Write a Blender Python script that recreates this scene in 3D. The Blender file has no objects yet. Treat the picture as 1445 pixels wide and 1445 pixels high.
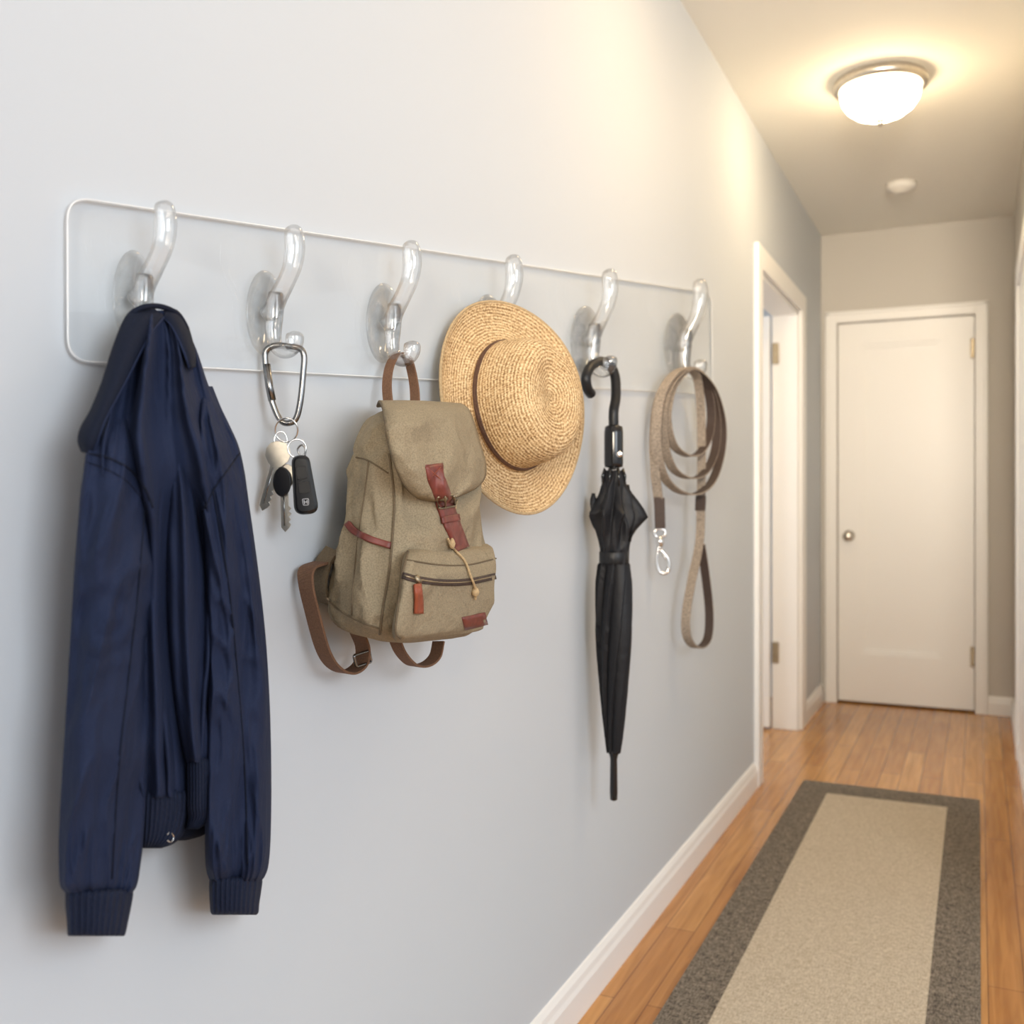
import bpy, math, random
from mathutils import Vector, Matrix, noise
from mathutils.bvhtree import BVHTree
random.seed(4)
sc = bpy.context.scene
COL = sc.collection
try:
    sc.view_settings.view_transform = 'Standard'
    sc.view_settings.look = 'None'
except Exception: pass

# ---------------------------------------------------------------- survey of the hallway
# x = distance out from the rack wall, y = along the hallway, z = up (metres)
F = 1425.0; D = 0.78; H = 1.10; HOR = 705.0; CX = 722.5
TH = math.atan(658.0/F); SA = math.sin(TH); CA = math.cos(TH)
CAM = Vector((D, 0, H))
def P(px, py, h):            # point standing h metres off the wall
    t = (px-CX)/F; k = (D-h)/(SA-t*CA)
    return Vector((h, k*(CA+t*SA), H+k*(HOR-py)/F))
def Q(px, py, s):            # point s metres along the wall
    t = (px-CX)/F; k = s/(CA+t*SA)
    return Vector((D+k*(-SA+t*CA), s, H+k*(HOR-py)/F))
def KD(p):                   # depth
    v = p-CAM; return -SA*v.x+CA*v.y
def G(px, py, k):            # point at depth k
    t = (px-CX)/F
    return Vector((D+k*(-SA+t*CA), k*(CA+t*SA), H+k*(HOR-py)/F))

# ---------------------------------------------------------------- helpers
ORG = {}; WM = {}
def mk(name, verts, faces, mat, parent=None, smooth=True, fm=None, raw=False, origin=None):
    verts = [Vector(v) for v in verts]
    if parent is not None and not raw:
        o = ORG[parent.name]
    elif raw:
        o = Vector((0,0,0))
    else:
        if origin is None:
            o = sum(verts, Vector())/len(verts)
            o.z = min(v.z for v in verts)
        else: o = Vector(origin)
    me = bpy.data.meshes.new(name)
    me.from_pydata([tuple(v-o) for v in verts], [], faces)
    mats = mat if isinstance(mat, (list, tuple)) else [mat]
    for m in mats: me.materials.append(m)
    me.update()
    import bmesh
    bm = bmesh.new(); bm.from_mesh(me)
    bmesh.ops.recalc_face_normals(bm, faces=bm.faces)
    bm.to_mesh(me); bm.free()
    for i, p in enumerate(me.polygons):
        p.use_smooth = smooth
        if fm: p.material_index = fm[i]
    ob = bpy.data.objects.new(name, me); COL.objects.link(ob)
    if parent is not None:
        ob.parent = parent
    elif not raw:
        ob.location = o
    ORG[ob.name] = o
    if not raw: WM[ob.name] = BVHTree.FromPolygons([tuple(v) for v in verts], faces)
    return ob
def empty(name, loc, label, cat, group=None):
    e = bpy.data.objects.new(name, None); COL.objects.link(e)
    e.empty_display_size = .05
    e.location = loc; ORG[e.name] = Vector(loc)
    e["label"] = label; e["category"] = cat
    if group: e["group"] = group
    return e
def struct(o, label, cat):
    o["kind"] = "structure"; o["label"] = label; o["category"] = cat; return o
def boxdata(lo, hi, V=None, Fc=None):
    if V is None: V = []; Fc = []
    b = len(V); x0,y0,z0 = lo; x1,y1,z1 = hi
    V += [Vector(p) for p in [(x0,y0,z0),(x1,y0,z0),(x1,y1,z0),(x0,y1,z0),(x0,y0,z1),(x1,y0,z1),(x1,y1,z1),(x0,y1,z1)]]
    for f in [(0,3,2,1),(4,5,6,7),(0,1,5,4),(1,2,6,5),(2,3,7,6),(3,0,4,7)]: Fc.append([b+i for i in f])
    return V, Fc
def boxes(name, lst, mat, parent=None, bevel=0):
    V=[];Fc=[]
    for lo,hi in lst: boxdata(lo,hi,V,Fc)
    o = mk(name, V, Fc, mat, parent, smooth=False)
    if bevel:
        m=o.modifiers.new("b",'BEVEL'); m.width=bevel; m.segments=2; m.limit_method='ANGLE'
    return o
def cr(pts, n, closed=False):
    """catmull-rom resample; pts may be tuples of any length"""
    pts=[tuple(p) for p in pts]; N=len(pts); out=[]
    segs = N if closed else N-1
    for i in range(segs):
        if closed: p0,p1,p2,p3=[pts[(i+j-1)%N] for j in range(4)]
        else:
            p1,p2=pts[i],pts[i+1]
            p0=pts[i-1] if i>0 else tuple(2*a-b for a,b in zip(p1,p2))
            p3=pts[i+2] if i+2<N else tuple(2*b-a for a,b in zip(p1,p2))
        for j in range(n):
            t=j/n; t2=t*t; t3=t2*t
            out.append(tuple(.5*((2*b)+(-a+c)*t+(2*a-5*b+4*c-d)*t2+(-a+3*b-3*c+d)*t3) for a,b,c,d in zip(p0,p1,p2,p3)))
    if not closed: out.append(pts[-1])
    return out
def tubedata(pts, rad, closed=False, n=12, V=None, Fc=None, flat=1.0, axis=None):
    if V is None: V=[];Fc=[]
    pts=[Vector(p) for p in pts]; N=len(pts); b0=len(V)
    up=None
    for i,p in enumerate(pts):
        a=pts[(i-1)%N] if (closed or i>0) else p
        c=pts[(i+1)%N] if (closed or i<N-1) else p
        T=(c-a).normalized() if (c-a).length>1e-9 else Vector((0,0,1))
        if up is None:
            up = Vector((1,0,0)) if abs(T.x)<.8 else Vector((0,0,1))
        up=(up-T*up.dot(T)).normalized(); W=T.cross(up)
        r=rad[i] if isinstance(rad,(list,tuple)) else rad
        for j in range(n):
            an=2*math.pi*j/n
            V.append(p+up*(r*math.cos(an))+W*(r*flat*math.sin(an)))
    m=N if closed else N-1
    for i in range(m):
        for j in range(n):
            a=b0+i*n+j; b=b0+i*n+(j+1)%n; c=b0+((i+1)%N)*n+(j+1)%n; d=b0+((i+1)%N)*n+j
            Fc.append([a,b,c,d])
    if not closed:
        Fc.append([b0+j for j in range(n)][::-1]); Fc.append([b0+(N-1)*n+j for j in range(n)])
    return V,Fc
def tube(name, pts, rad, mat, parent=None, closed=False, n=12, flat=1.0):
    V,Fc=tubedata(pts,rad,closed,n,flat=flat); return mk(name,V,Fc,mat,parent)
def ringloft(rings, cap0=True, cap1=True, V=None, Fc=None):
    if V is None: V=[];Fc=[]
    b=len(V); M=len(rings[0])
    for r in rings: V += list(r)
    for i in range(len(rings)-1):
        for j in range(M):
            Fc.append([b+i*M+j,b+i*M+(j+1)%M,b+(i+1)*M+(j+1)%M,b+(i+1)*M+j])
    for cap,k in ((cap0,0),(cap1,len(rings)-1)):
        if cap:
            c=sum(rings[k],Vector())/M; V.append(c); ci=len(V)-1
            for j in range(M): Fc.append([ci,b+k*M+j,b+k*M+(j+1)%M])
    return V,Fc
def grid(rows, closed=False):
    V=[];Fc=[];M=len(rows[0])
    for r in rows: V+=list(r)
    for i in range(len(rows)-1):
        for j in range(M-1): Fc.append([i*M+j,i*M+j+1,(i+1)*M+j+1,(i+1)*M+j])
    return V,Fc
def solid(o,t,off=0):
    m=o.modifiers.new("s",'SOLIDIFY'); m.thickness=t; m.offset=off; return o
def surf(px,py,objs,off=0.0,fb=.14):
    p=P(px,py,0.0); d=(p-CAM).normalized(); best=None
    for o in objs:
        hit=WM[o.name].ray_cast(CAM,d)
        if hit[0] is not None and (best is None or hit[3]<best[3]): best=hit
    if best is None: return P(px,py,fb)
    return best[0]-d*off
def strip(name, cl, hw, objs, mat, parent, off=.002, th=.003, cols=5, n=6, fb=.14):
    """band following the surface of objs"""
    c=cr(cl,n); N=len(c); rows=[]
    for i,p in enumerate(c):
        a=c[max(0,i-1)]; b=c[min(N-1,i+1)]
        dx,dy=b[0]-a[0],b[1]-a[1]; L=math.hypot(dx,dy) or 1; nx,ny=-dy/L,dx/L
        w=hw if not isinstance(hw,(list,tuple)) else hw[0]+(hw[1]-hw[0])*i/(N-1)
        rows.append([surf(p[0]+nx*w*u,p[1]+ny*w*u,objs,off,fb) for u in [-1+2*j/(cols-1) for j in range(cols)]])
    V,Fc=grid(rows); o=mk(name,V,Fc,mat,parent); solid(o,th); return o
def extr(name, outline, k, th, mat, parent, bevel=0.0008, holes=None):
    """flat plate cut from an outline, hanging at depth k"""
    n=len(outline)
    V=[G(x,y,k) for x,y in outline]+[G(x,y,k+th) for x,y in outline]
    Fc=[list(range(n)),list(range(2*n-1,n-1,-1))]+[[i,(i+1)%n,n+(i+1)%n,n+i] for i in range(n)]
    o=mk(name,V,Fc,mat,parent,smooth=False)
    if bevel:
        m=o.modifiers.new("b",'BEVEL'); m.width=bevel; m.segments=3; m.limit_method='ANGLE'
    return o

# ---------------------------------------------------------------- materials
def S(r,g,b):
    f=lambda c:(c/255/12.92) if c/255<=.04045 else ((c/255+.055)/1.055)**2.4
    return (f(r),f(g),f(b))
def mat(name,col,rough=.6,metal=0,nscale=0,namt=0,bscale=0,bstr=0,bdist=.001,sheen=0,spec=None,coat=0,stretch=None,detail=4,b2=None):
    m=bpy.data.materials.new(name); m.use_nodes=True; nt=m.node_tree; b=nt.nodes['Principled BSDF']
    b.inputs['Base Color'].default_value=(*col,1); b.inputs['Roughness'].default_value=rough; b.inputs['Metallic'].default_value=metal
    if spec is not None: b.inputs['Specular IOR Level'].default_value=spec
    if sheen: b.inputs['Sheen Weight'].default_value=sheen; b.inputs['Sheen Roughness'].default_value=.5
    if coat: b.inputs['Coat Weight'].default_value=coat
    tc=nt.nodes.new('ShaderNodeTexCoord'); src=tc.outputs['Object']
    if stretch:
        mp=nt.nodes.new('ShaderNodeMapping'); mp.inputs['Scale'].default_value=stretch
        nt.links.new(src,mp.inputs['Vector']); src=mp.outputs['Vector']
    if nscale:
        n=nt.nodes.new('ShaderNodeTexNoise'); n.inputs['Scale'].default_value=nscale; n.inputs['Detail'].default_value=detail
        nt.links.new(src,n.inputs['Vector'])
        r=nt.nodes.new('ShaderNodeValToRGB'); r.color_ramp.elements[0].position=.3; r.color_ramp.elements[1].position=.7
        r.color_ramp.elements[0].color=(*[c*(1-namt) for c in col],1); r.color_ramp.elements[1].color=(*[min(1,c*(1+namt)) for c in col],1)
        nt.links.new(n.outputs['Fac'],r.inputs['Fac']); nt.links.new(r.outputs['Color'],b.inputs['Base Color'])
    last=None
    for (bs,st,di,stv) in ([(bscale,bstr,bdist,None)] if bscale else [])+([b2] if b2 else []):
        n=nt.nodes.new('ShaderNodeTexNoise'); n.inputs['Scale'].default_value=bs; n.inputs['Detail'].default_value=3
        s2=src
        if stv:
            mp=nt.nodes.new('ShaderNodeMapping'); mp.inputs['Scale'].default_value=stv
            nt.links.new(src,mp.inputs['Vector']); s2=mp.outputs['Vector']; n.inputs['Distortion'].default_value=.6
        nt.links.new(s2,n.inputs['Vector'])
        bp=nt.nodes.new('ShaderNodeBump'); bp.inputs['Strength'].default_value=st; bp.inputs['Distance'].default_value=di
        nt.links.new(n.outputs['Fac'],bp.inputs['Height'])
        if last: nt.links.new(last.outputs['Normal'],bp.inputs['Normal'])
        last=bp
    if last: nt.links.new(last.outputs['Normal'],b.inputs['Normal'])
    return m
M_wall=mat("wall_paint",(.60,.635,.67),.72,bscale=260,bstr=.12,bdist=.0006)
M_endwall=mat("end_wall_paint",(.58,.55,.50),.6,bscale=200,bstr=.1)
M_ceil=mat("ceiling_paint",(.90,.88,.82),.8,bscale=150,bstr=.1)
M_trim=mat("trim_white",(.91,.90,.88),.35,bscale=60,bstr=.03)
M_brass=mat("aged_brass",(.36,.30,.21),.45,1,nscale=40,namt=.1)
M_nickel=mat("nickel",(.62,.58,.52),.28,1,nscale=60,namt=.06)
M_steel=mat("steel",(.80,.79,.77),.18,1,nscale=120,namt=.08)
M_keym=mat("nickel_silver",(.50,.47,.41),.3,.85,nscale=150,namt=.08)
M_gun=mat("gunmetal",(.24,.24,.24),.24,1,nscale=90,namt=.08)
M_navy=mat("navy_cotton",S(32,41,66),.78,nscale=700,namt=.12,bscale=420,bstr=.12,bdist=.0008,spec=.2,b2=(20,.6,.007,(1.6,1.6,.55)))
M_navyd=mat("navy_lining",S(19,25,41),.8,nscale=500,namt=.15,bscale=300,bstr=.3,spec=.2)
M_rib=mat("navy_rib",S(25,33,54),.8,nscale=400,namt=.2,bscale=500,bstr=.4,spec=.25)
M_canvas=mat("khaki_canvas",S(148,134,110),.9,nscale=520,namt=.22,bscale=420,bstr=.4,bdist=.0010,detail=6,spec=.2,b2=(24,.8,.008,(1,1,1.3)))
M_canvasd=mat("khaki_piping",S(106,91,70),.9,nscale=500,namt=.2)
M_leather=mat("leather_brown",S(116,56,47),.45,nscale=90,namt=.25,bscale=300,bstr=.3)
M_leathero=mat("leather_tan",S(146,72,47),.45,nscale=90,namt=.2,bscale=300,bstr=.3)
M_web=mat("brown_webbing",S(112,80,58),.85,nscale=500,namt=.25,bscale=400,bstr=.5)
M_black=mat("black_rubber",(.010,.010,.011),.4,nscale=90,namt=.2,spec=.35)
M_blackf=mat("black_nylon",(.010,.010,.012),.5,nscale=300,namt=.2,bscale=70,bstr=.35,bdist=.004,spec=.3)
M_blackp=mat("black_plastic",(.010,.010,.011),.16,nscale=60,namt=.1)
M_brownc=mat("brown_cord",S(88,60,44),.7,nscale=300,namt=.3,bscale=400,bstr=.5)
M_cord=mat("cotton_cord",S(180,154,116),.9,nscale=300,namt=.2,bscale=500,bstr=.5)
M_tweed=mat("tweed_strap",S(146,133,119),.9,nscale=260,namt=.45,bscale=420,bstr=.5)
M_strapd=mat("dark_brown_strap",S(66,52,45),.7,nscale=300,namt=.3,bscale=300,bstr=.3)
def weave(name,dark,light,th0,th1,sc0):
    m=bpy.data.materials.new(name); m.use_nodes=True; nt=m.node_tree; b=nt.nodes['Principled BSDF']; b.inputs['Roughness'].default_value=.95
    b.inputs['Specular IOR Level'].default_value=.2
    tc=nt.nodes.new('ShaderNodeTexCoord'); fs=[]
    for sc_ in ((1,4.5,1),(4.5,1,1)):
        mp=nt.nodes.new('ShaderNodeMapping'); mp.inputs['Scale'].default_value=sc_; nt.links.new(tc.outputs['Object'],mp.inputs['Vector'])
        n=nt.nodes.new('ShaderNodeTexNoise'); n.inputs['Scale'].default_value=sc0; n.inputs['Detail'].default_value=4; n.inputs['Roughness'].default_value=.65
        nt.links.new(mp.outputs['Vector'],n.inputs['Vector']); fs.append(n.outputs['Fac'])
    # ribs of the flat weave running across the runner
    w=nt.nodes.new('ShaderNodeTexWave'); w.bands_direction='Y'; w.inputs['Scale'].default_value=38; w.inputs['Distortion'].default_value=1.5; w.inputs['Detail Scale'].default_value=6
    nt.links.new(tc.outputs['Object'],w.inputs['Vector'])
    a=nt.nodes.new('ShaderNodeMath'); a.operation='ADD'; nt.links.new(fs[0],a.inputs[0]); nt.links.new(fs[1],a.inputs[1])
    h0_=nt.nodes.new('ShaderNodeMath'); h0_.operation='MULTIPLY_ADD'; h0_.inputs[1].default_value=.5; h0_.inputs[2].default_value=-.04; nt.links.new(a.outputs[0],h0_.inputs[0])
    h=nt.nodes.new('ShaderNodeMath'); h.operation='MULTIPLY_ADD'; h.inputs[1].default_value=.08; nt.links.new(w.outputs['Fac'],h.inputs[0]); nt.links.new(h0_.outputs[0],h.inputs[2])
    r=nt.nodes.new('ShaderNodeValToRGB'); r.color_ramp.elements[0].position=th0; r.color_ramp.elements[1].position=th1
    r.color_ramp.elements[0].color=(*dark,1); r.color_ramp.elements[1].color=(*light,1)
    nt.links.new(h.outputs[0],r.inputs['Fac']); nt.links.new(r.outputs['Color'],b.inputs['Base Color'])
    bp=nt.nodes.new('ShaderNodeBump'); bp.inputs['Strength'].default_value=.5; bp.inputs['Distance'].default_value=.003
    nt.links.new(h.outputs[0],bp.inputs['Height']); nt.links.new(bp.outputs['Normal'],b.inputs['Normal'])
    return m
M_rugc=weave("rug_beige",S(172,157,134),S(220,208,188),.38,.62,75)
M_rugb=weave("rug_border",S(70,63,56),S(160,149,134),.40,.62,70)
M_white=mat("white_plastic",(.8,.78,.74),.4,bscale=50,bstr=.02)
M_mark=mat("pale_print",(.6,.6,.62),.4,nscale=50,namt=.05)
def straw():
    m=bpy.data.materials.new("woven_straw"); m.use_nodes=True; nt=m.node_tree; b=nt.nodes['Principled BSDF']
    b.inputs['Roughness'].default_value=.8; b.inputs['Specular IOR Level'].default_value=.2
    tc=nt.nodes.new('ShaderNodeTexCoord')
    at=nt.nodes.new('ShaderNodeAttribute'); at.attribute_name="weave"
    sp=nt.nodes.new('ShaderNodeSeparateXYZ'); nt.links.new(at.outputs['Vector'],sp.inputs[0])
    def M(op,a,b_=None):
        n=nt.nodes.new('ShaderNodeMath'); n.operation=op
        for i,x in enumerate((a,b_)):
            if x is None: continue
            if isinstance(x,(int,float)): n.inputs[i].default_value=x
            else: nt.links.new(x,n.inputs[i])
        return n.outputs[0]
    n=nt.nodes.new('ShaderNodeTexNoise'); n.inputs['Scale'].default_value=300; n.inputs['Detail'].default_value=4; nt.links.new(tc.outputs['Object'],n.inputs['Vector'])
    n2=nt.nodes.new('ShaderNodeTexNoise'); n2.inputs['Scale'].default_value=14; n2.inputs['Detail'].default_value=2; nt.links.new(tc.outputs['Object'],n2.inputs['Vector'])
    n3=nt.nodes.new('ShaderNodeTexNoise'); n3.inputs['Scale'].default_value=40; n3.inputs['Detail'].default_value=2; nt.links.new(tc.outputs['Object'],n3.inputs['Vector'])
    wob=M('ADD',sp.outputs['X'],M('MULTIPLY',n3.outputs['Fac'],.0025))
    ring=M('SINE',M('MULTIPLY',wob,2*math.pi/.0056))
    cross=M('SINE',M('ADD',M('MULTIPLY',sp.outputs['Y'],170.0),M('MULTIPLY',wob,math.pi/.0056)))
    pat=M('ADD',M('MULTIPLY',ring,.22),M('MULTIPLY',cross,.08))
    f=M('ADD',M('ADD',pat,.5),M('MULTIPLY',M('SUBTRACT',n.outputs['Fac'],.5),2.0))
    f=M('ADD',f,M('MULTIPLY',M('SUBTRACT',n2.outputs['Fac'],.5),.4))
    r=nt.nodes.new('ShaderNodeValToRGB')
    r.color_ramp.elements[0].position=.05; r.color_ramp.elements[0].color=(*S(138,106,70),1)
    r.color_ramp.elements[1].position=.9; r.color_ramp.elements[1].color=(*S(236,211,168),1)
    e=r.color_ramp.elements.new(.45); e.color=(*S(200,165,120),1)
    nt.links.new(f,r.inputs['Fac']); nt.links.new(r.outputs['Color'],b.inputs['Base Color'])
    bp=nt.nodes.new('ShaderNodeBump'); bp.inputs['Strength'].default_value=.7; bp.inputs['Distance'].default_value=.002
    nt.links.new(f,bp.inputs['Height']); nt.links.new(bp.outputs['Normal'],b.inputs['Normal'])
    return m
M_straw=straw()
def wood():
    m=bpy.data.materials.new("oak_planks"); m.use_nodes=True; nt=m.node_tree; b=nt.nodes['Principled BSDF']
    b.inputs['Roughness'].default_value=.18
    tc=nt.nodes.new('ShaderNodeTexCoord')
    mp=nt.nodes.new('ShaderNodeMapping'); mp.inputs['Rotation'].default_value=(0,0,math.radians(90))
    nt.links.new(tc.outputs['Object'],mp.inputs['Vector'])
    br=nt.nodes.new('ShaderNodeTexBrick'); br.inputs['Scale'].default_value=1; br.inputs['Brick Width'].default_value=1.1
    br.inputs['Row Height'].default_value=.075; br.inputs['Mortar Size'].default_value=.0012; br.inputs['Mortar Smooth'].default_value=.3
    br.inputs['Color1'].default_value=(*S(210,156,90),1); br.inputs['Color2'].default_value=(*S(188,131,70),1); br.inputs['Mortar'].default_value=(*S(120,78,40),1)
    br.offset=.37
    nt.links.new(mp.outputs['Vector'],br.inputs['Vector'])
    mp2=nt.nodes.new('ShaderNodeMapping'); mp2.inputs['Scale'].default_value=(38,2.2,1)
    nt.links.new(tc.outputs['Object'],mp2.inputs['Vector'])
    n=nt.nodes.new('ShaderNodeTexNoise'); n.inputs['Scale'].default_value=1.5; n.inputs['Detail'].default_value=6; n.inputs['Distortion'].default_value=.6
    nt.links.new(mp2.outputs['Vector'],n.inputs['Vector'])
    r=nt.nodes.new('ShaderNodeValToRGB'); r.color_ramp.elements[0].position=.3; r.color_ramp.elements[0].color=(.74,.66,.54,1); r.color_ramp.elements[1].position=.65; r.color_ramp.elements[1].color=(1.05,1.03,1,1)
    nt.links.new(n.outputs['Fac'],r.inputs['Fac'])
    mx=nt.nodes.new('ShaderNodeMix'); mx.data_type='RGBA'; mx.blend_type='MULTIPLY'; mx.inputs['Factor'].default_value=1
    nt.links.new(br.outputs['Color'],mx.inputs['A']); nt.links.new(r.outputs['Color'],mx.inputs['B'])
    nt.links.new(mx.outputs['Result'],b.inputs['Base Color'])
    return m
M_wood=wood()
def acrylic(name,kind):
    """clear plastic: transmission plus a grazing-angle reflection"""
    m=bpy.data.materials.new(name); m.use_nodes=True; nt=m.node_tree
    for n in list(nt.nodes): nt.nodes.remove(n)
    out=nt.nodes.new('ShaderNodeOutputMaterial'); tr=nt.nodes.new('ShaderNodeBsdfTransparent'); tr.inputs['Color'].default_value=(.995,.998,.998,1)
    mx=nt.nodes.new('ShaderNodeMixShader')
    if kind=='edge':
        g=nt.nodes.new('ShaderNodeBsdfPrincipled'); g.inputs['Base Color'].default_value=(.98,.99,.99,1); g.inputs['Roughness'].default_value=.12
        mx.inputs['Fac'].default_value=.85
        nt.links.new(tr.outputs[0],mx.inputs[1]); nt.links.new(g.outputs[0],mx.inputs[2])
    else:
        pwv,mul,bas,gf={'sheet':(5,.10,.02,0),'hook':(3.5,.35,.06,.40),'disc':(3,.30,.05,.12)}[kind]
        lw=nt.nodes.new('ShaderNodeLayerWeight'); lw.inputs['Blend'].default_value=.5
        pw=nt.nodes.new('ShaderNodeMath'); pw.operation='POWER'; pw.inputs[1].default_value=pwv; nt.links.new(lw.outputs['Facing'],pw.inputs[0])
        ma=nt.nodes.new('ShaderNodeMath'); ma.operation='MULTIPLY_ADD'; ma.inputs[1].default_value=mul; ma.inputs[2].default_value=bas
        nt.links.new(pw.outputs[0],ma.inputs[0]); nt.links.new(ma.outputs[0],mx.inputs['Fac'])
        g=nt.nodes.new('ShaderNodeBsdfGlossy'); g.inputs['Roughness'].default_value=.02; g.inputs['Color'].default_value=(1,1,1,1)
        base=tr
        if gf:
            # rims tinted dark by viewing angle, imitating light lost in thicker plastic
            rp=nt.nodes.new('ShaderNodeValToRGB'); rp.color_ramp.elements[0].position=.45; rp.color_ramp.elements[0].color=(.99,.995,.995,1)
            rp.color_ramp.elements[1].position=1; rp.color_ramp.elements[1].color=(.30,.32,.34,1)
            e=rp.color_ramp.elements.new(.78); e.color=(.93,.94,.95,1)
            nt.links.new(lw.outputs['Facing'],rp.inputs['Fac']); nt.links.new(rp.outputs['Color'],tr.inputs['Color'])
            gl=nt.nodes.new('ShaderNodeBsdfGlass'); gl.inputs['IOR'].default_value=1.46; gl.inputs['Roughness'].default_value=0
            m2=nt.nodes.new('ShaderNodeMixShader'); m2.inputs['Fac'].default_value=gf
            nt.links.new(tr.outputs[0],m2.inputs[1]); nt.links.new(gl.outputs[0],m2.inputs[2]); base=m2
        nt.links.new(base.outputs[0],mx.inputs[1]); nt.links.new(g.outputs[0],mx.inputs[2])
    nt.links.new(mx.outputs[0],out.inputs['Surface'])
    return m
M_acr=acrylic("clear_acrylic_sheet",'sheet'); M_edge=acrylic("polished_acrylic_edge",'edge'); M_glass=acrylic("clear_acrylic_hook",'hook'); M_disc=acrylic("clear_acrylic_disc",'disc')
def emis(name,col,s):
    m=bpy.data.materials.new(name); m.use_nodes=True; b=m.node_tree.nodes['Principled BSDF']
    b.inputs['Base Color'].default_value=(.9,.88,.8,1); b.inputs['Emission Color'].default_value=(*col,1); b.inputs['Emission Strength'].default_value=s
    return m
M_dome=emis("frosted_glass_lit",(1,.76,.46),30)

# ---------------------------------------------------------------- room shell
YE=5.717; ZC=2.54; XR=.945; T=.12
y0o,y1o,zo=3.98,4.95,2.00
struct(boxes("wall_left",[((-T,-1.6,0),(0,y0o,ZC)),((-T,y0o,zo),(0,y1o,ZC)),((-T,y1o,0),(0,YE,ZC))],M_wall),"pale blue-grey painted hallway wall","wall")
dx0,dx1,dz=.085,.765,2.055
struct(boxes("wall_end",[((-T,YE,0),(dx0,YE+T,ZC)),((dx0,YE,dz),(dx1,YE+T,ZC)),((dx1,YE,0),(XR+T,YE+T,ZC)),((-T,YE+T,-.05),(XR+T,YE+T+.05,ZC))],M_endwall),"greige painted wall closing the hallway","wall")  # last box: unseen backing added to block light leaking past the door
struct(boxes("wall_right",[((XR,2.9,0),(XR+T,YE,ZC))],M_endwall),"greige painted wall along the hallway","wall")
struct(boxes("floor",[((-2.6,-1.6,-.08),(3.6,YE+T,0))],M_wood),"glossy honey oak plank floor","floor")
struct(boxes("ceiling",[((-2.6,-1.6,ZC),(3.6,YE+T,ZC+.08))],M_ceil),"warm white painted ceiling","ceiling")
struct(boxes("wall_side_room",[((-2.6,3.0,0),(-2.5,YE,ZC)),((-2.5,2.9,0),(-T,3.0,ZC)),((-2.5,YE,0),(-T,YE+.1,ZC))],M_wall),"pale walls of the adjoining room","wall")
def baseprofile(name,lo,hi,axis,sgn,xb):
    prof=[(0,0),(.016,0),(.016,.062),(.012,.072),(.010,.084),(.004,.094),(0,.096)]
    V=[];n=len(prof)
    for e in (lo,hi):
        for a,z in prof:
            V.append(Vector((xb+sgn*a,e,z)) if axis=='y' else Vector((e,xb+sgn*a,z)))
    Fc=[[i,(i+1)%n,n+(i+1)%n,n+i] for i in range(n)]+[list(range(n)),list(range(2*n-1,n-1,-1))]
    o=mk(name,V,Fc,M_trim,smooth=False); return struct(o,"white moulded baseboard along the wall","baseboard")
cw=.085
baseprofile("baseboard_left",-1.6,y0o-cw,'y',1,0)
baseprofile("baseboard_left_far",y1o+cw,YE,'y',1,0)
baseprofile("baseboard_right",2.9,YE,'y',-1,XR)
baseprofile("baseboard_end",dx1+.062,XR,'x',-1,YE)
struct(boxes("trim_1",[((0,y0o-cw,0),(.02,y0o,zo+cw)),((0,y1o,0),(.02,y1o+cw*1.4,zo+cw)),((0,y0o,zo),(.02,y1o,zo+cw)),
   ((-T,y0o,0),(.001,y0o+.02,zo)),((-T,y1o-.02,0),(.001,y1o,zo)),((-T,y0o,zo-.02),(.001,y1o,zo))],M_trim,bevel=.003),"white door casing around the side doorway","door frame")
ce=.062
struct(boxes("trim_2",[((dx0-ce,YE-.022,0),(dx0,YE,dz+ce)),((dx1,YE-.022,0),(dx1+ce,YE,dz+ce)),((dx0,YE-.022,dz),(dx1,YE,dz+ce)),
   ((dx0-ce+.006,YE-.03,0),(dx0-ce+.02,YE-.02,dz+ce-.006)),((dx1+ce-.02,YE-.03,0),(dx1+ce-.006,YE-.02,dz+ce-.006)),((dx0-ce+.006,YE-.03,dz+ce-.02),(dx1+ce-.006,YE-.02,dz+ce-.006))],M_trim,bevel=.003),"white door casing around the end door","door frame")
struct(boxes("trim_3",[((XR-.02,3.75,0),(XR,3.85,2.09)),((XR-.02,4.75,0),(XR,4.85,2.09)),((XR-.02,3.85,2.0),(XR,4.75,2.09))],M_trim,bevel=.003),"white door casing on the facing wall","door frame")
struct(boxes("door_3",[((XR-.008,3.851,.01),(XR-.001,4.749,1.999))],M_trim,bevel=.002),"closed white door in the facing wall","door")
def paneldoor(name,x0,x1,y,th,z1,label):
    st=.115
    V=[];Fc=[]
    xa,xb,za,zb=x0+st,x1-st-.04,.27,z1-st
    boxdata((x0,y,.012),(xa,y+th,z1),V,Fc); boxdata((xb,y,.012),(x1,y+th,z1),V,Fc)
    boxdata((xa,y,zb),(xb,y+th,z1),V,Fc); boxdata((xa,y,.012),(xb,y+th,za),V,Fc)
    boxdata((xa,y+.026,za),(xb,y+th-.002,zb),V,Fc)
    # stepped moulding around the recessed panel
    for a,b,d in ((0,.014,.008),(.014,.024,.018)):
        boxdata((xa+a,y+d,za+a),(xa+b,y+.03,zb-a),V,Fc); boxdata((xb-b,y+d,za+a),(xb-a,y+.03,zb-a),V,Fc)
        boxdata((xa+b,y+d,zb-b),(xb-b,y+.03,zb-a),V,Fc); boxdata((xa+b,y+d,za+a),(xb-b,y+.03,za+b),V,Fc)
    o=mk(name,V,Fc,M_trim,smooth=False)
    return struct(o,label,"door")
d1=paneldoor("door_1",dx0+.004,dx1-.004,YE+.012,.04,dz-.004,"closed white single-panel door with nickel knob")
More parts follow.
